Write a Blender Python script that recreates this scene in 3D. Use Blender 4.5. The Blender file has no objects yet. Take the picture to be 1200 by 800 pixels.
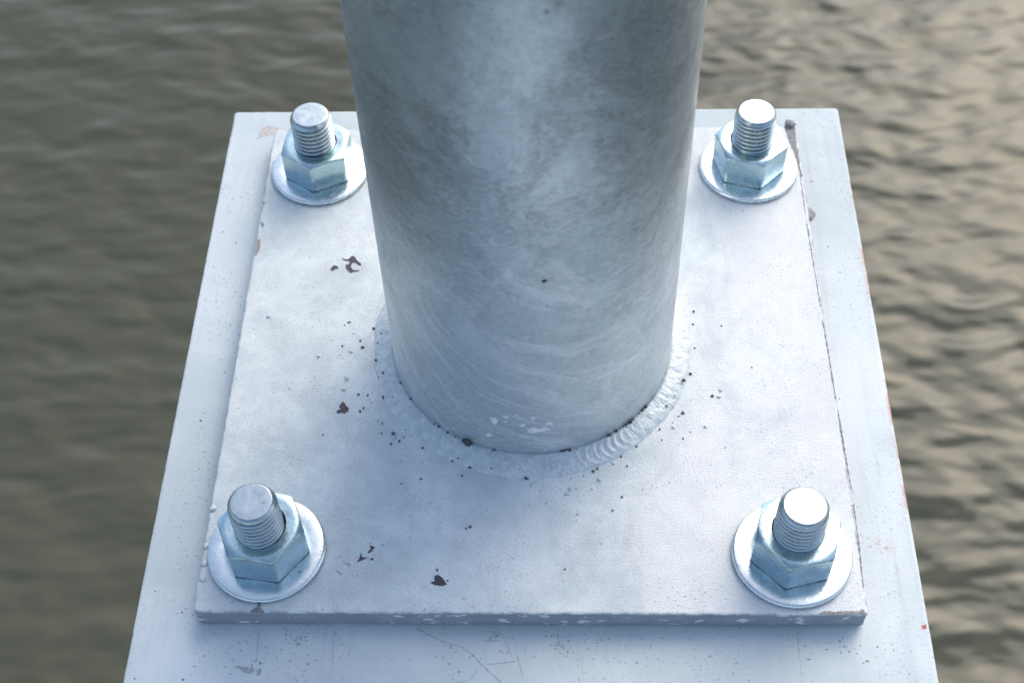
import bpy, math, random
import numpy as np
from mathutils import Vector, Matrix, noise as mnoise

random.seed(7)
rng = np.random.default_rng(7)
C = bpy.context.scene.collection
S = bpy.context.scene

# ------------------------------------------------------------------ camera
R_POLE = 0.07                      # pole radius (m)
CAM_O = Vector((0.01222, -0.43617, 0.56866))
CAM_R = Vector((0.99952, 0.01766, -0.02555)).normalized()
CAM_F = Vector((-0.03102, 0.60822, -0.79316)).normalized()
CAM_U = CAM_R.cross(CAM_F).normalized()
F_PX = 1657.92                     # focal length in pixels of a 1200 wide picture
cd = bpy.data.cameras.new('camera')
cam = bpy.data.objects.new('camera', cd); C.objects.link(cam)
m = Matrix((CAM_R, CAM_U, -CAM_F)).transposed().to_4x4()
m.translation = CAM_O
cam.matrix_world = m
cd.sensor_width = 36.0
cd.lens = F_PX / 1200 * 36
cd.clip_start = 0.02; cd.clip_end = 3000
cd.dof.use_dof = True
cd.dof.focus_distance = 0.67
cd.dof.aperture_fstop = 13
S.camera = cam

# ------------------------------------------------------------------ light
SUN_EL, SUN_AZ = math.radians(42), math.radians(30)      # azimuth from +Y towards +X
w = bpy.data.worlds.new('World'); S.world = w; w.use_nodes = True
wt = w.node_tree; wt.nodes.clear()
sky = wt.nodes.new('ShaderNodeTexSky'); sky.sky_type = 'NISHITA'; sky.sun_disc = False
sky.sun_elevation = SUN_EL; sky.sun_rotation = SUN_AZ
sky.air_density = 1.0; sky.dust_density = 2.6; sky.ozone_density = 0.0
bg = wt.nodes.new('ShaderNodeBackground'); bg.inputs['Strength'].default_value = 0.15
wo = wt.nodes.new('ShaderNodeOutputWorld')
wt.links.new(sky.outputs[0], bg.inputs[0]); wt.links.new(bg.outputs[0], wo.inputs[0])
sd = bpy.data.lights.new('sun', 'SUN'); sd.energy = 0.70; sd.angle = math.radians(44); sd.color = (1.0, 0.975, 0.93)
sun = bpy.data.objects.new('sun', sd); C.objects.link(sun)
sv = Vector((math.sin(SUN_AZ)*math.cos(SUN_EL), math.cos(SUN_AZ)*math.cos(SUN_EL), math.sin(SUN_EL)))
sun.rotation_euler = sv.to_track_quat('Z', 'Y').to_euler(); sun.location = sv * 5
S.view_settings.view_transform = 'Standard'; S.view_settings.look = 'None'
S.view_settings.gamma = 1.0; S.view_settings.exposure = 0.74
S.render.engine = 'CYCLES'
S.cycles.max_bounces = 6

# ------------------------------------------------------------------ helpers
def ray(px, py):
    return ((px-600)/F_PX)*CAM_R - ((py-400)/F_PX)*CAM_U + CAM_F
def at(px, py, z=0.0):
    """the point of the horizontal surface at height z that a measured picture position belongs to"""
    d = ray(px, py)
    return CAM_O + d*((z-CAM_O.z)/d.z)
def at_pole(px, py, r=R_POLE):
    d = ray(px, py); o = CAM_O
    a = d.x*d.x+d.y*d.y; b = 2*(o.x*d.x+o.y*d.y); c = o.x*o.x+o.y*o.y-r*r
    t = (-b-math.sqrt(max(0, b*b-4*a*c)))/(2*a)
    return o+d*t

def mesh_obj(name, verts, faces, mat, parent=None, smooth=False, sharp=None, attrs=None):
    me = bpy.data.meshes.new(name)
    me.from_pydata([tuple(v) for v in verts], [], faces)
    me.update()
    if mat: me.materials.append(mat)
    if smooth:
        me.polygons.foreach_set('use_smooth', [True]*len(me.polygons))
        if sharp is not None: me.set_sharp_from_angle(angle=math.radians(sharp))
    for k, v in (attrs or {}).items():
        at_ = me.attributes.new(k, 'FLOAT', 'POINT'); at_.data.foreach_set('value', np.asarray(v, float))
    o = bpy.data.objects.new(name, me); C.objects.link(o)
    if parent: o.parent = parent
    return o
def thing(name, label, cat, loc=(0, 0, 0), group=None):
    o = bpy.data.objects.new(name, None); C.objects.link(o)
    o.location = loc; o['label'] = label; o['category'] = cat
    o.empty_display_size = 0.02
    if group: o['group'] = group
    return o
def lathe(profile, n, closed_theta=True):
    """profile: list of (r, z); returns verts, faces of a surface of revolution"""
    v, f = [], []
    for i in range(n):
        a = 2*math.pi*i/n
        for r, z in profile: v.append((r*math.cos(a), r*math.sin(a), z))
    k = len(profile)
    for i in range(n):
        j = (i+1) % n
        for q in range(k-1): f.append((i*k+q, j*k+q, j*k+q+1, i*k+q+1))
    return v, f

class N:
    """small node-building helper"""
    def __init__(s, name):
        s.m = bpy.data.materials.new(name); s.m.use_nodes = True
        s.t = s.m.node_tree; s.t.nodes.clear()
        s.out = s.new('ShaderNodeOutputMaterial')
        s.b = s.new('ShaderNodeBsdfPrincipled')
        s.t.links.new(s.b.outputs[0], s.out.inputs[0])
    def new(s, typ, **kw):
        n = s.t.nodes.new(typ)
        for k, v in kw.items(): setattr(n, k, v)
        return n
    def put(s, sock, v):
        if v is None: return
        if isinstance(v, bpy.types.NodeSocket): s.t.links.new(v, sock)
        elif isinstance(v, (tuple, list)) and sock.type == 'RGBA' and len(v) == 3: sock.default_value = (*v, 1)
        else: sock.default_value = v
    def obj(s): return s.new('ShaderNodeTexCoord').outputs['Object']
    def attr(s, n): return s.new('ShaderNodeAttribute', attribute_name=n).outputs['Fac']
    def vattr(s, n): return s.new('ShaderNodeAttribute', attribute_name=n).outputs['Vector']
    def xyz(s, v):
        n = s.new('ShaderNodeSeparateXYZ'); s.put(n.inputs[0], v); return n.outputs
    def comb(s, x, y, z):
        n = s.new('ShaderNodeCombineXYZ')
        for i, q in enumerate((x, y, z)): s.put(n.inputs[i], q)
        return n.outputs[0]
    def map(s, v, scale=(1, 1, 1), rot=(0, 0, 0), loc=(0, 0, 0)):
        n = s.new('ShaderNodeMapping'); s.put(n.inputs['Vector'], v)
        n.inputs['Scale'].default_value = scale; n.inputs['Rotation'].default_value = rot; n.inputs['Location'].default_value = loc
        return n.outputs[0]
    def noise(s, v, scale, detail=4, rough=.55, dist=0, col=False):
        n = s.new('ShaderNodeTexNoise'); s.put(n.inputs['Vector'], v)
        n.inputs['Scale'].default_value = scale; n.inputs['Detail'].default_value = detail
        n.inputs['Roughness'].default_value = rough; n.inputs['Distortion'].default_value = dist
        return n.outputs['Color' if col else 'Fac']
    def voro(s, v, scale, feat='F1', rand=1):
        n = s.new('ShaderNodeTexVoronoi', feature=feat); s.put(n.inputs['Vector'], v)
        n.inputs['Scale'].default_value = scale; n.inputs['Randomness'].default_value = rand
        return n.outputs['Distance'], n.outputs['Color'] if feat == 'F1' else None
    def ramp(s, v, a, b, lo=0., hi=1., smooth=True):
        n = s.new('ShaderNodeMapRange', interpolation_type='SMOOTHSTEP' if smooth else 'LINEAR')
        s.put(n.inputs['Value'], v)
        n.inputs['From Min'].default_value = a; n.inputs['From Max'].default_value = b
        n.inputs['To Min'].default_value = lo; n.inputs['To Max'].default_value = hi
        return n.outputs[0]
    def math(s, op, a, b=0., c=0.):
        n = s.new('ShaderNodeMath', operation=op)
        for i, q in enumerate((a, b, c)): s.put(n.inputs[i], q)
        return n.outputs[0]
    def mix(s, f, a, b, blend='MIX'):
        n = s.new('ShaderNodeMix', data_type='RGBA', blend_type=blend)
        s.put(n.inputs[0], f); s.put(n.inputs[6], a); s.put(n.inputs[7], b); return n.outputs[2]
    def vadd(s, a, b):
        n = s.new('ShaderNodeVectorMath', operation='ADD'); s.put(n.inputs[0], a); s.put(n.inputs[1], b); return n.outputs[0]
    def bump(s, h, dist, strength=1., normal=None):
        n = s.new('ShaderNodeBump'); s.put(n.inputs['Height'], h)
        n.inputs['Distance'].default_value = dist; s.put(n.inputs['Strength'], strength)
        s.put(n.inputs['Normal'], normal) if normal else None
        return n.outputs[0]
    def set(s, **kw):
        for k, v in kw.items(): s.put(s.b.inputs[k.replace('_', ' ')], v)
        return s.m

# ------------------------------------------------------------------ materials
def mat_plate():
    n = N('galvanised plate'); p = n.obj(); x, y, z = n.xyz(p)
    cloud = n.noise(p, 26, 7, .66, .4)
    fine = n.noise(p, 160, 4, .65)
    orange = n.noise(p, 1050, 3, .6)
    col = n.mix(n.ramp(cloud, .36, .66), (.575, .635, .64), (.73, .79, .78))
    col = n.mix(n.ramp(fine, .35, .75, 0, .35), col, (.50, .52, .56))
    # swept pale zones towards the right edge, greyer round the pole
    swp = n.noise(n.map(p, (6, 2.2, 1), (0, 0, .5)), 3.2, 5, .6, 1.2)
    col = n.mix(n.ramp(n.math('ADD', swp, n.math('MULTIPLY', x, 1.6)), .52, .66, 0, .55), col, (.80, .80, .80))
    # fine pits and specks
    sp = n.noise(p, 900, 2, .5)
    spots = n.math('MULTIPLY', n.ramp(sp, .62, .70), n.ramp(n.noise(p, 45, 4), .42, .60))
    col = n.mix(n.math('MULTIPLY', spots, .75), col, (.18, .19, .22))
    sp2 = n.noise(p, 330, 2, .5)
    col = n.mix(n.ramp(sp2, .735, .77, 0, .85), col, (.10, .10, .12))
    # worn grimy arris, and contact shade painted along the bottom edge
    wear_shade = n.attr('wear_shade')
    wn = n.noise(p, 120, 5, .7)
    wm = n.math('MULTIPLY', wear_shade, n.math('MAXIMUM', n.ramp(wn, .42, .60), n.math('MULTIPLY', n.attr('side'), n.ramp(z, -.010, -.0115))))
    
    # side faces: duller mill edge, shading painted in darker, with pale zinc scabs
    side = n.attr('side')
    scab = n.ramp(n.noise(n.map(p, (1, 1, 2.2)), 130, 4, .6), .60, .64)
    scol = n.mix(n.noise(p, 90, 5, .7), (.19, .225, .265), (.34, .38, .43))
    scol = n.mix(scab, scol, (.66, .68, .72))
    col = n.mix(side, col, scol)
    col = n.mix(n.math('MULTIPLY', wm, .6), col, (.13, .13, .14))
    b = n.bump(orange, .0009, .50)
    col = n.mix(n.ramp(orange, .42, .70, 0, .22), col, (.42, .45, .49))
    b = n.bump(cloud, .0015, .35, b)
    rough = n.ramp(fine, .3, .7, .56, .70)
    return n.set(Base_Color=col, Metallic=.05, Roughness=rough, Specular_IOR_Level=.15, Normal=b)

def mat_beam():
    n = N('pale painted steel'); p = n.obj(); x, y, z = n.xyz(p)
    cloud = n.noise(p, 9, 6, .6, .4)
    brush = n.noise(n.map(p, (260, 9, 60)), 1, 4, .6)
    cross = n.noise(n.map(p, (20, 260, 60)), 1, 3, .6)
    col = n.mix(n.ramp(cloud, .35, .68), (.50, .57, .585), (.66, .72, .725))
    col = n.mix(n.ramp(brush, .5, .8, 0, .35), col, (.47, .50, .56))
    col = n.mix(n.ramp(cross, .62, .85, 0, .4), col, (.47, .50, .56))
    sp = n.noise(p, 620, 2, .5)
    spots = n.math('MULTIPLY', n.ramp(sp, .625, .69), n.ramp(n.noise(n.map(p, (30, 14, 10)), 1, 4), .40, .60))
    col = n.mix(n.math('MULTIPLY', spots, .62), col, (.18, .19, .22))
    big = n.noise(p, 240, 2, .5)
    col = n.mix(n.ramp(big, .735, .765, 0, .9), col, (.09, .09, .11))
    # rusty smudges near the front of the flange
    rs = n.math('MULTIPLY', n.ramp(n.noise(p, 34, 5, .7), .60, .72), n.ramp(n.noise(p, 300, 3, .6), .5, .62))
    rs = n.math('MULTIPLY', rs, n.ramp(x, -.05, .12))
    col = n.mix(n.math('MULTIPLY', rs, .55), col, (.45, .20, .16))
    # red primer showing along the right arris
    red = n.math('MULTIPLY', n.ramp(x, .1755, .1783), n.ramp(n.noise(n.map(p, (60, 26, 26)), 1, 5, .7), .50, .60))
    col = n.mix(n.math('MULTIPLY', red, .75), col, (.50, .13, .08))
    wear_shade = n.math('MULTIPLY', n.attr('wear_shade'), n.ramp(n.noise(p, 150, 5, .75), .55, .68))
    col = n.mix(n.math('MULTIPLY', wear_shade, .55), col, (.14, .13, .15))
    b = n.bump(n.noise(p, 500, 3, .6), .0008, .22)
    b = n.bump(cloud, .001, .3, b)
    return n.set(Base_Color=col, Metallic=.05, Roughness=n.ramp(brush, .3, .8, .54, .68), Specular_IOR_Level=.18, Normal=b)

def mat_pole():
    n = N('galvanised tube'); uv = n.vattr('surf'); p = n.obj(); x, y, z = n.xyz(p)
    warp = n.noise(uv, 9, 3, .5, 0, True)
    wv = n.new('ShaderNodeVectorMath', operation='SCALE'); n.put(wv.inputs[0], warp); wv.inputs['Scale'].default_value = .06
    uvw = n.vadd(uv, wv.outputs[0])
    cloud = n.noise(uvw, 13, 5, .62)
    mott = n.noise(n.map(uvw, (1, .8, 1), (0, 0, .4)), 38, 8, .74)
    us, vs, _ = n.xyz(uvw)
    du = n.math('SUBTRACT', us, .405)
    arc = n.comb(us, n.math('SUBTRACT', vs, n.math('MULTIPLY', n.math('MULTIPLY', du, du), 5.5)), 0.)
    streak = n.noise(n.map(arc, (9, 120, 1)), 1, 6, .70)
    streak2 = n.noise(n.map(arc, (22, 260, 1), (0, 0, -.25), (3, 1, 0)), 1, 5, .65)
    spang = n.voro(n.vadd(uv, n.map(n.noise(uv, 200, 2, .5, 0, True), (.004, .004, .004))), 260)[1]
    sg = n.xyz(spang)[0]
    grain = n.noise(n.map(uv, (1, 1.5, 1)), 330, 4, .65)
    col = n.mix(n.ramp(cloud, .34, .68), (.50, .575, .61), (.68, .745, .765))
    col = n.mix(n.ramp(grain, .42, .66, 0, .30), col, (.30, .32, .34))
    dark = n.math('MULTIPLY', n.ramp(mott, .48, .64), n.ramp(z, .05, .17, .2, 1))
    col = n.mix(n.math('MULTIPLY', dark, .30), col, (.22, .235, .24))
    lite = n.math('MULTIPLY', n.ramp(streak, .50, .68), n.ramp(z, .02, .20, 1, .3))
    col = n.mix(n.math('MULTIPLY', lite, .85), col, (.76, .79, .83))
    lite2 = n.math('MULTIPLY', n.ramp(streak2, .56, .72), n.ramp(z, .03, .15, .8, .1))
    col = n.mix(n.math('MULTIPLY', lite2, .75), col, (.74, .77, .80))
    swirl = n.noise(n.map(arc, (7, 24, 1), (0, 0, .15), (2, 7, 0)), 1, 8, .70, .9)
    col = n.mix(n.math('MULTIPLY', n.ramp(swirl, .50, .70, 0, .75), n.ramp(z, .08, .26, 1, .35)), col, (.80, .84, .87))
    swirl2 = n.noise(n.map(uvw, (18, 16, 1), (0, 0, -.3), (9, 3, 0)), 1, 8, .72, .8)
    col = n.mix(n.math('MULTIPLY', n.math('MULTIPLY', n.ramp(swirl2, .48, .58), n.ramp(grain, .35, .60, .4, 1)), n.ramp(z, .10, .20, .15, .65)), col, (.29, .31, .325))
    col = n.mix(n.math('MULTIPLY', sg, .16), col, (.30, .33, .37))
    spk = n.noise(uv, 300, 2, .5)
    col = n.mix(n.ramp(spk, .745, .775, 0, .8), col, (.10, .11, .13))
    splash = n.ramp(n.noise(uvw, 75, 4, .6), .695, .72)
    col = n.mix(n.math('MULTIPLY', splash, .6), col, (.78, .80, .84))
    b = n.bump(n.noise(uv, 170, 4, .6), .0012, .30)
    b = n.bump(n.noise(uv, 28, 3, .5), .004, .25, b)
    rough = n.math('ADD', n.ramp(mott, .3, .7, .34, .48), n.math('MULTIPLY', lite, .12))
    return n.set(Base_Color=col, Metallic=.66, Roughness=rough, Normal=b)

def mat_weld():
    n = N('zinc coated weld'); p = n.obj()
    f = n.noise(p, 260, 4, .65)
    col = n.mix(n.ramp(f, .35, .7), (.48, .54, .56), (.64, .695, .70))
    col = n.mix(n.ramp(n.noise(p, 520, 2, .5), .68, .74, 0, .6), col, (.16, .17, .2))
    return n.set(Base_Color=col, Metallic=.15, Roughness=.45, Specular_IOR_Level=.3, Normal=n.bump(n.noise(p, 520, 3, .6), .0010, .5))

def mat_zinc(name, base, rough, met=1.):
    n = N(name); p = n.obj()
    f = n.noise(p, 190, 4, .6)
    col = n.mix(n.ramp(f, .35, .7), base, tuple(min(1, c*1.10) for c in base))
    col = n.mix(n.ramp(n.noise(p, 420, 2, .5), .72, .77, 0, .75), col, (.12, .13, .15))
    w_ = n.math('MULTIPLY', n.attr('wear_shade'), n.ramp(n.noise(p, 260, 4, .7), .50, .64))
    col = n.mix(n.math('MULTIPLY', w_, .7), col, (.13, .12, .13))
    col = n.mix(n.ramp(n.attr('wear_shade'), .45, .8, 0, .4), col, (.22, .24, .26))
    if name.endswith('thread'): col = n.mix(n.ramp(n.attr('root'), .25, .9, 0, .62), col, (.17, .19, .22))  # groove contrast put into the colour: roots darker than crests
    b = n.bump(n.noise(p, 330, 3, .6), .0006, .16)
    return n.set(Base_Color=col, Metallic=met, Roughness=n.ramp(f, .3, .7, rough*.8, rough*1.25), Normal=b)

def mat_flat(name, base, rough=.75, var=.35, met=0.):
    n = N(name); p = n.obj()
    f = n.noise(p, 700, 4, .7)
    col = n.mix(n.ramp(f, .3, .7), tuple(c*(1-var) for c in base), tuple(min(1, c*(1+var)) for c in base))
    return n.set(Base_Color=col, Roughness=rough, Metallic=met, Normal=n.bump(f, .0006, .6))

def mat_water():
    n = N('murky river water'); p = n.obj(); x, y, z = n.xyz(p)
    wp = n.noise(p, 1.3, 2, .5, 0, True)
    wv = n.new('ShaderNodeVectorMath', operation='SCALE'); n.put(wv.inputs[0], wp); wv.inputs['Scale'].default_value = .15
    q = n.vadd(p, wv.outputs[0])
    rough_zone = n.ramp(n.math('ADD', x, n.math('MULTIPLY', n.math('SUBTRACT', n.noise(p, .9, 2), .5), .9)), -.9, 1.1, .95, 1.)
    a = n.noise(n.map(q, (5.6, 11.0, 1), (0, 0, -.50)), 1, 1.3, .45, .15)
    a2 = n.noise(n.map(q, (2.0, 4.2, 1), (0, 0, .2), (4, 2, 0)), 1, 1, .5, .3)
    c = n.noise(n.map(q, (8, 15, 1), (0, 0, -.2)), 1, 1.2, .45, .1)
    h = n.math('ADD', n.math('MULTIPLY', a, .021), n.math('MULTIPLY', c, .009))
    h = n.math('ADD', h, n.math('MULTIPLY', a2, .018))
    h = n.math('MULTIPLY', h, rough_zone)
    nb = n.bump(h, 1.0, 1.0)
    col = n.mix(n.noise(p, .7, 4, .6), (.070, .074, .048), (.083, .086, .058))
    return n.set(Base_Color=col, Roughness=.05, IOR=1.333, Normal=nb)

M_PLATE, M_BEAM, M_POLE, M_WELD, M_WATER = mat_plate(), mat_beam(), mat_pole(), mat_weld(), mat_water()
M_NUT = mat_zinc('blue zinc plated nut', (.46, .61, .645), .24)
M_WASH = mat_zinc('blue zinc plated washer', (.69, .765, .78), .26)
M_BOLT = mat_zinc('bright zinc plated thread', (.47, .545, .565), .30)
M_SLAG = mat_flat('dark weld slag', (.085, .080, .080))
M_BARE = mat_flat('dark bare patch', (.055, .052, .060), .6)
M_RUST = mat_flat('rust', (.33, .305, .295), .85)
M_TAN = mat_flat('dried tan silt', (.52, .49, .465), .9, .2)
M_SCR = mat_flat('grey scratch', (.36, .385, .42), .7)
M_GRIME = mat_flat('grey grime', (.26, .255, .26), .8)
M_FLECK = mat_flat('pale zinc fleck', (.76, .77, .80), .6, .1, .1)
M_RED = mat_flat('red primer', (.50, .14, .09), .8)
M_DROP = mat_weld(); M_DROP.name = 'zinc droplet'

# ------------------------------------------------------------------ setting: water
bmv = 1500.0
wat = mesh_obj('water', [(-bmv, -bmv, 0), (bmv, -bmv, 0), (bmv, bmv, 0), (-bmv, bmv, 0)], [(0, 1, 2, 3)], M_WATER)
wat.location.z = -2.2
wat['kind'] = 'structure'

# ------------------------------------------------------------------ plates
def slab(name, x0, x1, y0, y1, z1, th, mat, parent, rad=.003, bev=.0009, jit=.00025, step=.0015, seed=0, corner_cut=None):
    """rectangular plate with worn irregular arrises; carries wear / side attributes"""
    pts = []
    def seg(a, b):
        L = math.dist(a, b); k = max(1, int(L/step))
        for i in range(k): pts.append((a[0]+(b[0]-a[0])*i/k, a[1]+(b[1]-a[1])*i/k))
    def arc(cx, cy, a0):
        for i in range(5):
            a = a0+math.pi/2*i/5; pts.append((cx+rad*math.cos(a), cy+rad*math.sin(a)))
    seg((x0+rad, y0), (x1-rad, y0)); arc(x1-rad, y0+rad, -math.pi/2)
    seg((x1, y0+rad), (x1, y1-rad)); arc(x1-rad, y1-rad, 0)
    seg((x1-rad, y1), (x0+rad, y1)); arc(x0+rad, y1-rad, math.pi/2)
    seg((x0, y1-rad), (x0, y0+rad)); arc(x0+rad, y0+rad, math.pi)
    n = len(pts)
    nrm = []
    for i in range(n):
        a, b = pts[i-1], pts[(i+1) % n]; dx, dy = b[0]-a[0], b[1]-a[1]; L = math.hypot(dx, dy); nrm.append((dy/L, -dx/L))
    rings = [(bev*2.4, 0, .0, 0), (bev*.95, -bev*.06, .55, 0), (bev*.35, -bev*.35, 1, 0), (0, -bev*.9, .8, .5), (-.0001, -bev*2, .2, 1), (0, -th*.5, 0, 1), (0, -th+bev*3, .5, 1), (bev*3.5, -th, 1, 1)]  # lowest rings carry the painted contact shade, upper ones the edge wear
    v, wear_shade, side = [], [], []
    for k, (ins, dz, wr, sd_) in enumerate(rings):
        for i, (px, py) in enumerate(pts):
            q = Vector((px*260+seed, py*260, k*.35)); q2 = Vector((px*60+seed, py*60, 3+k*.2))
            j = (.45*mnoise.noise(q)+1.5*max(0, mnoise.noise(q2)-.2))*jit*(1 if 0 < k < 5 else .6)
            ii = ins+j
            v.append((px-nrm[i][0]*ii, py-nrm[i][1]*ii, z1+dz-(abs(j)*.4 if 0 < k < 4 else 0))); wear_shade.append(wr); side.append(sd_)
    f = []
    for k in range(len(rings)-1):
        for i in range(n):
            j = (i+1) % n; f.append((k*n+j, k*n+i, (k+1)*n+i, (k+1)*n+j))
    f.append(tuple(range(n))); f.append(tuple(reversed(range((len(rings)-1)*n, len(rings)*n))))
    o = mesh_obj(name, v, f, mat, parent, True, 40, {'wear_shade': wear_shade, 'side': side})
    for p in list(o.data.polygons)[-2:]: p.use_smooth = False
    return o

# the beam the flange stands on: a closed painted steel box
beam = thing('support_beam', 'pale painted steel beam with red primer at its right edge, under the flange plate', 'beam', (0, 0, -.0121))
top_plate = slab('top_plate', -.1786, .1779, -.95, .1815, 0, .020, M_BEAM, beam, .0022, .0006, .00025, .0015, 11)
slab('box_body', -.165, .165, -.94, .168, -.0195, .28, M_BEAM, beam, .006, .001, .0003, .01, 5)
pv, pf = lathe([(0, -.299), (.14, -.299), (.14, -2.9), (0, -2.9)], 48)
pile = mesh_obj('pile', [(x, y-.45, z) for x, y, z in pv], pf, M_BEAM, beam, True, 40)

# ------------------------------------------------------------------ the pole
pole = thing('steel_pole', 'thick galvanised steel pole rising from a square flange plate bolted over the water', 'pole')
plate = slab('base_plate', -.1495, .1490, -.15136, .1535, 0, .0118, M_PLATE, pole, .0025, .00055, .00035, .0015, 3)

NT, NZ, HP = 192, 70, 1.4
tv, tf, surf = [], [], []
for k in range(NZ+1):
    z = .0005+HP*(k/NZ)**1.6
    for i in range(NT+1):
        a = 2*math.pi*i/NT + math.pi/2
        tv.append((R_POLE*math.cos(a), R_POLE*math.sin(a), z)); surf.append((a*R_POLE, z, 0))
for k in range(NZ):
    for i in range(NT):
        q = k*(NT+1)+i; tf.append((q, q+1, q+NT+2, q+NT+1))
b0 = len(tv)
for i in range(NT):
    a = 2*math.pi*i/NT; tv.append((R_POLE*math.cos(a), R_POLE*math.sin(a), .0005+HP)); surf.append((a*R_POLE, HP, 0))
tf.append(tuple(range(b0, b0+NT)))
tube = mesh_obj('tube', tv, tf, M_POLE, pole, True, 40)
sa = tube.data.attributes.new('surf', 'FLOAT_VECTOR', 'POINT'); sa.data.foreach_set('vector', np.array(surf, float).ravel())

# weld bead, with stacked ripples on the right-hand front
NTW, NU = 1600, 15
wv_, wf_ = [], []
def sstep(a, b, x):
    t = min(1, max(0, (x-a)/(b-a))); return t*t*(3-2*t)
for i in range(NTW):
    th = -math.pi+2*math.pi*i/NTW
    d = math.degrees(th)
    ripple = sstep(-76, -70, d)*(1-.82*sstep(-60, -48, d))*(1-sstep(-5, 30, d))
    ripple = max(ripple, .35*sstep(-100, -92, d)*(1-sstep(-86, -80, d)))
    cx, cy = math.cos(th), math.sin(th)
    wd = .0125 + .0016*mnoise.noise(Vector((cx*3, cy*3, 1))) + .0005*mnoise.noise(Vector((cx*14, cy*14, 5))) - .0015*abs(math.cos(th))
    hh = .0047 + .0005*mnoise.noise(Vector((cx*5, cy*5, 9)))
    gap = .0016*sstep(-75, -60, d)*(1-sstep(-30, -10, d))
    for k in range(NU):
        u = k/(NU-1)
        r = R_POLE-.0004+gap*0+u*wd
        z = hh*(1-u)**.85*(1+.5*u)-.0002 if u < 1 else -.0006
        if u < .10: z -= (1-u/.10)*(.0008+.5*gap)
        s = th*R_POLE/.0037 - 6.0*((u-.45)**2) + .25*mnoise.noise(Vector((cx*20, cy*20, u*2)))
        fr = s-math.floor(s)
        rip = (abs(fr-.35)/.65 if fr > .35 else (.35-fr)/.35)
        env = math.sin(math.pi*min(1, max(0, u)))
        z += ripple*env*.0008*(rip-.5)
        z += env*(.00040*mnoise.noise(Vector((r*cx*260, r*cy*260, 3)))+.00022*mnoise.noise(Vector((r*cx*800, r*cy*800, 8))))
        wv_.append((r*cx, r*cy, z))
for i in range(NTW):
    j = (i+1) % NTW
    for k in range(NU-1): wf_.append((i*NU+k, i*NU+k+1, j*NU+k+1, j*NU+k))
weld = mesh_obj('weld_bead', wv_, wf_, M_WELD, pole, True)

# ------------------------------------------------------------------ anchor bolts
def stud_mesh():
    NA, pitch, ro, ri, top = 96, .0029, .0111, .0095, .0434
    rows = []
    z0, z1 = .004, top-.0016
    nz = int((z1-z0)/pitch*16)
    v, f, wr = [], [], []
    for k in range(nz+1):
        z = z0+(z1-z0)*k/nz
        for i in range(NA):
            a = 2*math.pi*i/NA
            ph = (z/pitch - i/NA) % 1.0
            t = abs(ph-.5)*2                       # 0 at crest, 1 at root
            g = 1-min(1, max(0, (t-.22)/.62)); g = g*g*(3-2*g)
            fade = sstep(z1, z1-.0018, z) if z > z1-.0018 else 1
            r = ri+(ro-ri)*g
            r = r*fade+(ri+.0004)*(1-fade)
            v.append((r*math.cos(a), r*math.sin(a), z)); wr.append(.9*(1-g))
    for k in range(nz):
        for i in range(NA):
            j = (i+1) % NA; f.append((k*NA+i, k*NA+j, (k+1)*NA+j, (k+1)*NA+i))
    # rounded end
    prof = [(.0106, top-.0017), (.0104, top-.0013), (.0094, top-.0002), (.0091, top-.00002), (.0088, top), (.005, top-.00005)]
    last = nz*NA
    for r, z in prof:
        base = len(v)
        for i in range(NA):
            a = 2*math.pi*i/NA; v.append((r*math.cos(a), r*math.sin(a), z)); wr.append(.5 if r > .009 else 0)
        for i in range(NA):
            j = (i+1) % NA; f.append((last+i, last+j, base+j, base+i))
        last = base
    f.append(tuple(range(last, last+NA)))
    return v, f, wr
def nut_mesh():
    e, z0, z1 = .0203, .0031, .0222
    af = e*math.cos(math.pi/6); NA = 144
    v, f, wr = [], [], []
    def hexr(a):
        m_ = (a+math.pi/6) % (math.pi/3)-math.pi/6
        return e*math.cos(math.pi/6)/math.cos(((a) % (math.pi/3))-math.pi/6)
    rc = af*.972
    tan = math.tan(math.radians(26))
    nr = 10
    rings = []
    for i in range(NA):
        a = 2*math.pi*i/NA
        rh = hexr(a); c, s = math.cos(a), math.sin(a)
        # tiny rounding of the corners
        rh = min(rh, e*.988)
        corner = sstep(e*.955, e*.985, rh)
        zc = z1-(rh-rc)*tan
        zb = z0+max(0, (rh-rc)*tan*.28)
        col = [(.0113, z0+.001, 0), (.0112, z1-.0020, .9), (.0113, z1-.0006, .9), (.0117, z1, .5), (.0150, z1, 0), (rc, z1-.00003, .2), ((rc+rh)/2, (z1+zc)/2, .0), (rh-.00035, zc+.00020, .55), (rh, zc-.00035, .75), (rh, zc-.0012, .5*corner), (rh, (zc+zb)/2, .6*corner), (rh, zb+.0012, .5*corner), (rh-.0002, zb, .9), (.0125, z0, 0)]  # shade of the bore gap painted dark, besides the edge wear
        for r, z, w_ in col: v.append((r*c, r*s, z)); wr.append(w_)
    k = len(col)
    for i in range(NA):
        j = (i+1) % NA
        for q in range(k-1): f.append((i*k+q, i*k+q+1, j*k+q+1, j*k+q))
    return v, [tuple(reversed(x)) for x in f], wr
def washer_mesh():
    ro, t = .0270, .0031
    prof = [(.0114, .0002), (.0114, t-.0004), (.0119, t), (.0258, t), (.0265, t-.0002), (.0269, t-.0006), (ro, t-.0011), (ro, .0006), (.0266, .0001)]
    v, f = lathe(prof, 128)
    wr = [0, 0, .3, 0, 0, .2, .5, .7, .8]*128
    return v, [tuple(reversed(x)) for x in f], wr

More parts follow.
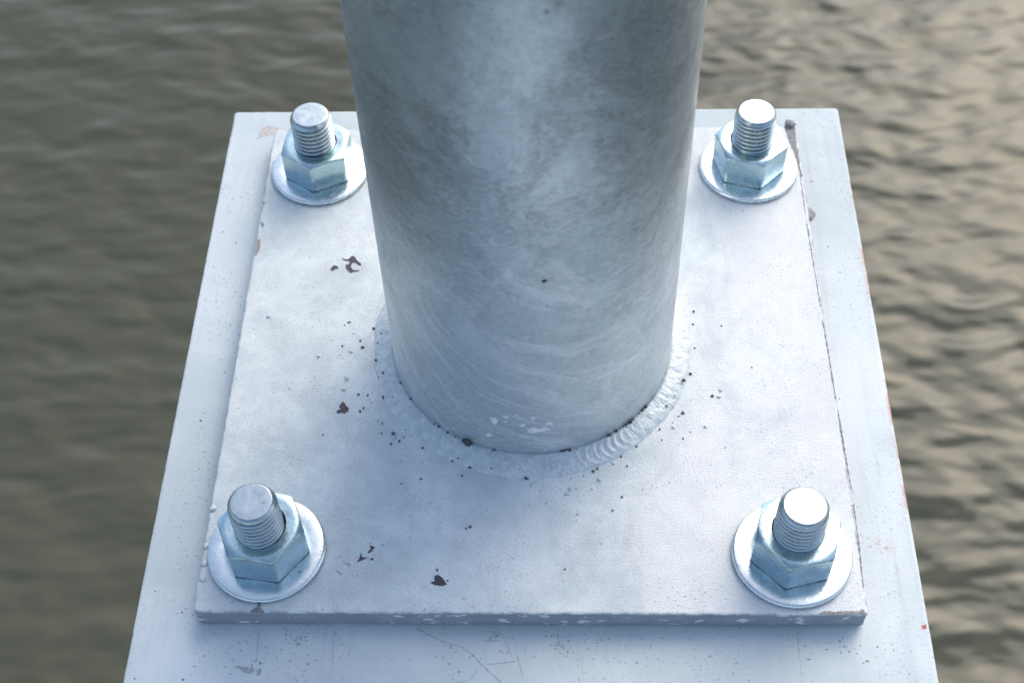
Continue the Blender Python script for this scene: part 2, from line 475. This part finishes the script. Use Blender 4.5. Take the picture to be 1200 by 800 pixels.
def make_bolt():
    t = thing('anchor_bolt', '', 'bolt', group='anchor bolts at the corners of the flange plate')
    v, f, a = stud_mesh(); mesh_obj('threaded_stud', v, f, M_BOLT, t, True, 60, {'wear_shade': a, 'root': a})
    v, f, a = nut_mesh(); mesh_obj('hex_nut', v, f, M_NUT, t, True, 26, {'wear_shade': a})
    v, f, a = washer_mesh(); mesh_obj('washer', v, f, M_WASH, t, True, 40, {'wear_shade': a})
    return t
BOLTS = [  # x, y, nut corner angle, stud turn, lean, label
    (-.11953, .12019, -90-4.9, 20, (.2, -.4), 'zinc anchor bolt with nut and washer, at the far plate corner beside the tan stain'),
    (.11905, .12051, -90+14.3, 130, (-.5, -.2), 'zinc anchor bolt with nut and washer, at the far plate corner beside a grey blob'),
    (-.11971, -.12051, -90+21.9, 250, (.3, .3), 'zinc anchor bolt with nut, its washer beside zinc drips on the plate edge'),
    (.11831, -.12206, -90-15.2, 70, (.7, .2), 'zinc anchor bolt with nut, at the near plate corner with a ragged dark lip'),
]
bolt0 = make_bolt()
kids0 = list(bolt0.children)
for i, (x, y, na, sa_, lean, lab) in enumerate(BOLTS):
    if i == 0: t, kids = bolt0, kids0
    else:
        t = bolt0.copy(); C.objects.link(t); kids = []
        for ch in kids0:
            c = ch.copy(); C.objects.link(c); c.parent = t; kids.append(c)
    t.location = (x, y, 0); t['label'] = lab
    for c in kids:
        if c.name.startswith('hex_nut'): c.rotation_euler.z = math.radians(na); c.location = (.0004*lean[0], .0007, 0)
        elif c.name.startswith('threaded'): c.rotation_euler = (math.radians(lean[0]*.5), math.radians(lean[1]*.5), math.radians(sa_))
        else: c.rotation_euler.z = math.radians(sa_*1.7)

# ------------------------------------------------------------------ chips, flecks, scratches
def decal(name, poly, base, sc, mat, parent, z=0.0, th=.00016, surface='flat', jag=.25):
    """a thin irregular flake lying on the plate (or wrapped on the tube)"""
    pts = []
    k = len(poly)
    for i in range(k):                                   # subdivide with a ragged outline
        a, b = Vector(poly[i]), Vector(poly[(i+1) % k]); L = (b-a).length; s = max(1, min(6, int(L*sc/1.2)))
        for q in range(s):
            p = a.lerp(b, q/s)
            if q: p += Vector((random.uniform(-1, 1), random.uniform(-1, 1)))*jag/sc
            pts.append((base[0]+p.x*sc, base[1]+p.y*sc))
    if surface == 'flat':
        lo = [at(px, py, z) for px, py in pts]; up = [Vector((0, 0, 1))]*len(lo)
    else:
        lo = [at_pole(px, py) for px, py in pts]; up = [Vector((p.x, p.y, 0)).normalized() for p in lo]
    off = parent.matrix_world.translation if parent else Vector()
    ar = sum(lo[i].x*lo[(i+1) % len(lo)].y-lo[(i+1) % len(lo)].x*lo[i].y for i in range(len(lo)))
    if (ar < 0 and surface == 'flat'): lo.reverse(); up.reverse()
    n = len(lo)
    v = [p-u*.0001 for p, u in zip(lo, up)]+[p+u*th for p, u in zip(lo, up)]
    f = [tuple(range(n, 2*n))]+[(i, (i+1) % n, n+(i+1) % n, n+i) for i in range(n)]
    if surface != 'flat': f = [tuple(reversed(q)) for q in f]
    world = parent_offset(parent)
    return mesh_obj(name, [p-world for p in v], f, mat, parent)
def parent_offset(o):
    p = Vector()
    while o: p += o.location; o = o.parent
    return p
def stroke(name, path, base, sc, width, mat, parent, z):
    """hairline crack or scratch: a thin ribbon of varying width"""
    fine = []
    for a, b in zip(path, path[1:]):
        a, b = Vector(a), Vector(b); s = max(2, int((b-a).length*sc/2))
        for q in range(s): fine.append(a.lerp(b, q/s)+Vector((random.uniform(-1, 1), random.uniform(-1, 1)))*.25/sc)
    fine.append(Vector(path[-1]))
    pw = [at(base[0]+p.x*sc, base[1]+p.y*sc, z) for p in fine]
    off = parent_offset(parent); v, f = [], []
    for i, p in enumerate(pw):
        d = (pw[min(i+1, len(pw)-1)]-pw[max(i-1, 0)]).normalized(); nrm = Vector((-d.y, d.x, 0))
        h = .7*width*(.25+.75*random.random()**1.5)*(1 if 0 < i < len(pw)-1 else .2)/2
        for s_, dz in ((-1, -.0001), (-1, .00007), (1, .00007), (1, -.0001)): v.append(p+nrm*s_*h+Vector((0, 0, dz))-off)
    for i in range(len(pw)-1):
        a = i*4
        for q in range(3): f.append((a+q, a+4+q, a+5+q, a+q+1))
    return mesh_obj(name, v, f, mat, parent)

ZB = -.0121
A = (380, 295); a_ = 1/24
decal('paint_chip', [(500, 200), (560, 205), (640, 225), (720, 185), (760, 130), (830, 125), (885, 170), (920, 240), (1000, 310), (1045, 370), (1010, 400), (940, 360), (880, 310), (800, 310), (760, 370), (745, 430), (800, 500), (850, 525), (970, 515), (980, 545), (850, 560), (760, 600), (690, 555), (610, 460), (600, 370), (690, 350), (720, 290), (690, 260), (600, 255), (530, 225)], A, a_, M_BARE, plate)
decal('paint_chip', [(170, 500), (270, 380), (370, 400), (400, 470), (300, 490), (230, 550)], A, a_, M_BARE, plate)
A = (390, 455); a_ = .0875
decal('paint_chip', [(50, 310), (70, 290), (110, 275), (80, 240), (100, 215), (135, 175), (165, 205), (180, 235), (215, 265), (205, 305), (150, 340), (125, 325), (60, 335)], A, a_, M_BARE, plate)
A = (390, 630); a_ = .125
decal('paint_chip', [(915, 420), (955, 405), (950, 355), (990, 345), (1030, 375), (1070, 435), (1020, 450), (960, 440)], A, a_, M_BARE, plate)
for poly in ([(225, 230), (250, 190), (262, 140), (275, 180), (330, 185), (275, 205)], [(340, 65), (395, 85), (370, 115), (335, 145), (328, 130), (360, 100)], [(340, 205), (375, 185), (385, 205)], [(965, 285), (990, 295), (975, 320)], [(1065, 390), (1090, 398), (1075, 410)], [(25, 295), (60, 315), (90, 335), (75, 345), (50, 325)], [(90, 210), (120, 235), (150, 235), (175, 250), (155, 268), (120, 245)]):
    decal('paint_chip', poly, A, a_, M_BARE if poly[0][0] > 200 else M_SCR, plate)
A = (560, 470); a_ = 1/12
for poly in ([(170, 225), (250, 235), (290, 290), (240, 325), (200, 290)], [(340, 205), (380, 210), (420, 190), (435, 230), (395, 245)], [(370, 270), (420, 275), (400, 300)], [(580, 330), (670, 320), (665, 350), (590, 352)], [(690, 405), (780, 360), (860, 385), (940, 360), (1025, 395), (930, 415), (850, 430), (770, 450), (720, 440)], [(945, 335), (1000, 285), (1055, 300), (1050, 350), (1020, 320)], [(90, 485), (150, 450), (225, 480), (160, 492)], [(740, 225), (800, 220), (790, 270), (760, 250)], [(800, 640), (840, 640), (825, 665)], [(920, 665), (990, 680), (940, 690)], [(530, 180), (580, 210), (540, 205)]):
    decal('zinc_fleck', poly, A, a_, M_FLECK, tube, surface='tube', th=.00008)
decal('dark_nick', [(634, 329), (639, 327), (642, 329), (637, 332)], (0, 0), 1, M_BARE, tube, surface='tube', th=.00008)
decal('dark_nick', [(638, 13), (643, 12), (644, 17), (639, 17)], (0, 0), 1, M_SCR, tube, surface='tube', th=.00008)
decal('dark_nick', [(688, 63), (694, 62), (695, 69), (689, 68)], (0, 0), 1, M_SCR, tube, surface='tube', th=.00008)
# plate edge damage
A = (255, 690); a_ = .1375
decal('edge_chip', [(265, 198), (330, 150), (370, 105), (365, 160), (405, 203)], A, a_, M_GRIME, plate)
for poly in ([(150, 660), (200, 655), (320, 685), (300, 720), (240, 710), (190, 680)], [(335, 735), (350, 675), (375, 680), (360, 730)]):
    decal('scrape', poly, A, a_, M_SCR, top_plate, z=ZB, jag=.8)
stroke('scratch', [(355, 320), (340, 500), (325, 650)], A, a_, .0005, M_SCR, top_plate, ZB)
stroke('scratch', [(1000, 340), (985, 520), (980, 700)], A, a_, .0004, M_SCR, top_plate, ZB)
A = (900, 690); a_ = .175
stroke('scratch', [(195, 265), (205, 400), (220, 520), (230, 625)], A, a_, .0006, M_SCR, top_plate, ZB)
decal('edge_chip', [(340, 165), (380, 145), (440, 150), (520, 145), (600, 150), (640, 135), (655, 160), (670, 174), (640, 170), (560, 168), (460, 174), (400, 168)], A, a_, M_GRIME, plate, jag=.6)
for k in range(8):
    px, py = 925+random.uniform(-8, 110), 760+random.uniform(-15, 20)
    decal('primer_fleck', [(px, py), (px+random.uniform(2, 6), py+random.uniform(-1, 1)), (px+random.uniform(2, 4), py+random.uniform(1, 2.5))], (0, 0), 1, M_GRIME, top_plate, z=ZB, th=.00005)
decal('primer_fleck', [(1080, 733), (1085, 731), (1086, 736), (1081, 736)], (0, 0), 1, M_RED, top_plate, z=ZB)
# hairline cracks in the paint of the beam
A = (480, 720); a_ = .2
for path, wdt in (([(30, 70), (90, 105), (150, 135), (230, 170), (315, 190), (380, 245), (430, 300), (540, 400), (640, 500)], .0011), ([(510, 75), (560, 150), (600, 250)], .0007), ([(590, 80), (620, 180), (640, 270), (665, 380)], .0006), ([(400, 310), (380, 350), (340, 385), (260, 398)], .0006), ([(455, 290), (510, 285), (560, 280), (625, 270)], .0014), ([(430, 155), (470, 152), (520, 150)], .0014), ([(440, 180), (435, 240)], .0006), ([(865, 70), (868, 160)], .0008), ([(1010, 230), (1010, 340)], .0005)):
    stroke('hairline_crack', path, A, a_, wdt, M_SCR, top_plate, ZB)
# far corners
A = (900, 130); a_ = .175
decal('grime_streak', [(115, 60), (172, 65), (185, 180), (213, 370), (232, 440), (222, 440), (200, 380), (170, 270), (140, 200), (110, 110)], A, a_, M_GRIME, plate, jag=.7)
decal('rust_flake', [(262, 670), (280, 655), (318, 700), (290, 735), (270, 715)], A, a_, M_RUST, top_plate, z=ZB, th=.0012)
A = (280, 140); a_ = .2
decal('silt_stain', [(100, 120), (130, 60), (165, 35), (235, 55), (205, 85), (150, 100)], A, a_, M_TAN, top_plate, z=ZB, th=.00006, jag=.8)
decal('rust_flake', [(97, 760), (107, 715), (122, 700), (127, 740), (112, 780), (96, 800)], A, a_, M_RUST, plate, th=.0004)
decal('edge_chip', [(130, 600), (148, 615), (140, 635), (128, 620)], A, a_, M_GRIME, plate)
decal('edge_chip', [(138, 480), (152, 485), (146, 500)], A, a_, M_GRIME, plate)

for path in ([(936, 175), (941, 222), (945, 250)], [(946, 258), (958, 330), (963, 360)], [(965, 375), (972, 415), (981, 470)], [(983, 480), (993, 540), (999, 575)], [(1001, 590), (1004, 610), (1008, 640), (1013, 690)]):
    stroke('edge_shade_grime', [(x_-1.2, y_) for x_, y_ in path], (0, 0), 1, .0015, M_GRIME, plate, 0)  # crevice shade and debris painted as a dark line on the arris
for path in ([(297, 300), (290, 345)], [(262, 500), (256, 535)], [(318, 172), (309, 230)]):
    stroke('edge_shade_grime', path, (0, 0), 1, .0009, M_SCR, plate, 0)

# blobs: half-sunk irregular pebbles
def blob_geo(c, r, flat, seed, v, f, n=10):
    base = len(v); rows = 6
    for k in range(rows+1):
        ph = math.pi*k/rows
        for i in range(n):
            a = 2*math.pi*i/n
            d = Vector((math.sin(ph)*math.cos(a), math.sin(ph)*math.sin(a), math.cos(ph)))
            rr = r*(1+.65*mnoise.noise(d*1.6+Vector((seed, seed*.7, 0))))
            v.append((c[0]+d.x*rr, c[1]+d.y*rr, c[2]+d.z*rr*flat))
    for k in range(rows):
        for i in range(n):
            j = (i+1) % n; f.append((base+k*n+i, base+(k+1)*n+i, base+(k+1)*n+j, base+k*n+j))
def blob(name, px, py, r, flat, mat, parent, z=0.):
    c = at(px, py, z)-parent_offset(parent); v, f = [], []
    blob_geo((c.x, c.y, c.z+r*flat*.25), r, flat, px, v, f, 14)
    return mesh_obj(name, v, f, mat, parent, True)
for px, py, r in ((250, 596, .0019), (241.5, 640, .0017), (240, 660, .0018), (238, 679, .0016)):
    blob('zinc_drip', px, py, r*.85, .38, M_PLATE, plate)
blob('zinc_drip', 926, 147, .0026, .8, M_GRIME, plate)
blob('slag_lump', 548, 518, .0024, .7, M_SLAG, weld, z=.004)
# dark slag in the crevice between tube and weld
sv_, sf_ = [], []
def crev(d0, d1, n_, rmin, rmax):
    for _ in range(n_):
        d = math.radians(random.uniform(d0, d1)); rr = R_POLE+random.uniform(.0002, .0016)
        blob_geo((rr*math.cos(d), rr*math.sin(d), random.uniform(.0030, .0042)), random.uniform(rmin, rmax), .8, random.random()*90, sv_, sf_, 7)
crev(-60, -36, 26, .0004, .0012); crev(-80, -72, 9, .0005, .0012); crev(-150, -118, 16, .0003, .0008); crev(-165, -100, 8, .0003, .0006); crev(-108, -102, 4, .0008, .0012)
cs = mesh_obj('crevice_slag', sv_, sf_, M_SLAG, weld, True); cs['kind'] = 'stuff'
# spatter scattered round the weld
dv, df, lv, lf = [], [], [], []
for px, py, r in ((425, 407, 2.2), (438, 385, 2), (447, 394, 1.2), (443, 405, 1.2), (441, 425, 2), (449, 440, 1.6), (444, 445, 1.2), (450, 465, 2.6), (461, 468, 1.2), (461, 508, 2.4), (468, 517, 1.6), (458, 520, 1.6), (422, 482, 1.6), (426, 478, 1.2), (447, 508, 1.2), (448, 496, 1.0), (495, 525, 1.6), (530, 540, 1.4), (537, 540, 1.2), (551, 547, 2.2), (576, 552, 1.2), (617, 560, 2.6), (813, 365, 1.6), (812, 380, 1.4), (814, 408, 1.2), (809, 438, 2), (801, 449, 2.4), (835, 464, 2.2), (800, 484, 2.4), (781, 479, 1.4), (790, 467, 1.0), (773, 503, 1.4), (728, 535, 1.6), (735, 546, 1.4), (695, 552, 2.0), (700, 549, 1.6), (729, 582, 1.4), (718, 598, 1.2), (662, 667, 1.2), (551, 617, 1.8), (546, 619, 1.2), (746, 523, 1.4), (404, 381, 1.0), (414, 391, .8)):
    p = at(px, py); z_ = .0002
    dR = math.hypot(p.x, p.y)-R_POLE
    if dR < .010: z_ = .0025
    blob_geo((p.x, p.y, z_), r*.00040, .6, px, dv, df, 8)
for _ in range(48):
    a = random.uniform(-math.pi*1.05, .1); a = random.choice([a, -2.9+random.gauss(0, .25), -.75+random.gauss(0, .35)]); rr = R_POLE+.012+random.expovariate(1/.014)
    if rr > .15: continue
    q = (rr*math.cos(a), rr*math.sin(a), 0); s = random.uniform(.0002, .00075)
    if random.random() < .55: blob_geo(q, s, .6, random.random()*50, dv, df, 6)
    else: blob_geo(q, s*1.6, .6, random.random()*50, lv, lf, 7)
for px, py, r in ((668, 573, 2.2), (676, 572, 1.6), (664, 579, 2), (702, 562, 2.2), (694, 573, 1.4), (677, 602, 1.6), (618, 559, 2.6), (690, 540, 2), (652, 552, 2), (462, 512, 2.4)):
    p = at(px, py); blob_geo((p.x, p.y, .0002), r*.0004, .7, px, lv, lf, 9)
o = mesh_obj('weld_spatter', dv, df, mat_flat('burnt spatter', (.11, .105, .11), .7, .6), pole, True); o['kind'] = 'stuff'
o = mesh_obj('zinc_droplets', lv, lf, M_DROP, pole, True); o['kind'] = 'stuff'

# dirt speckles on the beam just in front of the flange
gv, gf = [], []
for cx_, cy_, sx_, sy_, k_ in ((345, 746, 14, 12, 34), (292, 782, 14, 4, 10), (655, 756, 14, 12, 26), (578, 742, 10, 8, 20), (700, 748, 40, 10, 16), (985, 760, 30, 14, 16), (220, 720, 10, 30, 10), (560, 765, 90, 12, 20)):
    for _ in range(k_):
        p = at(cx_+random.gauss(0, sx_*.5), cy_+random.gauss(0, sy_*.5), ZB)
        if p.y > -.1520 and abs(p.x) < .15: continue
        blob_geo((p.x, p.y, 0), random.uniform(.0002, .0006), .15, random.random()*90, gv, gf, 6)
o = mesh_obj('dirt_speckles', gv, gf, M_SCR, beam, True); o['kind'] = 'stuff'
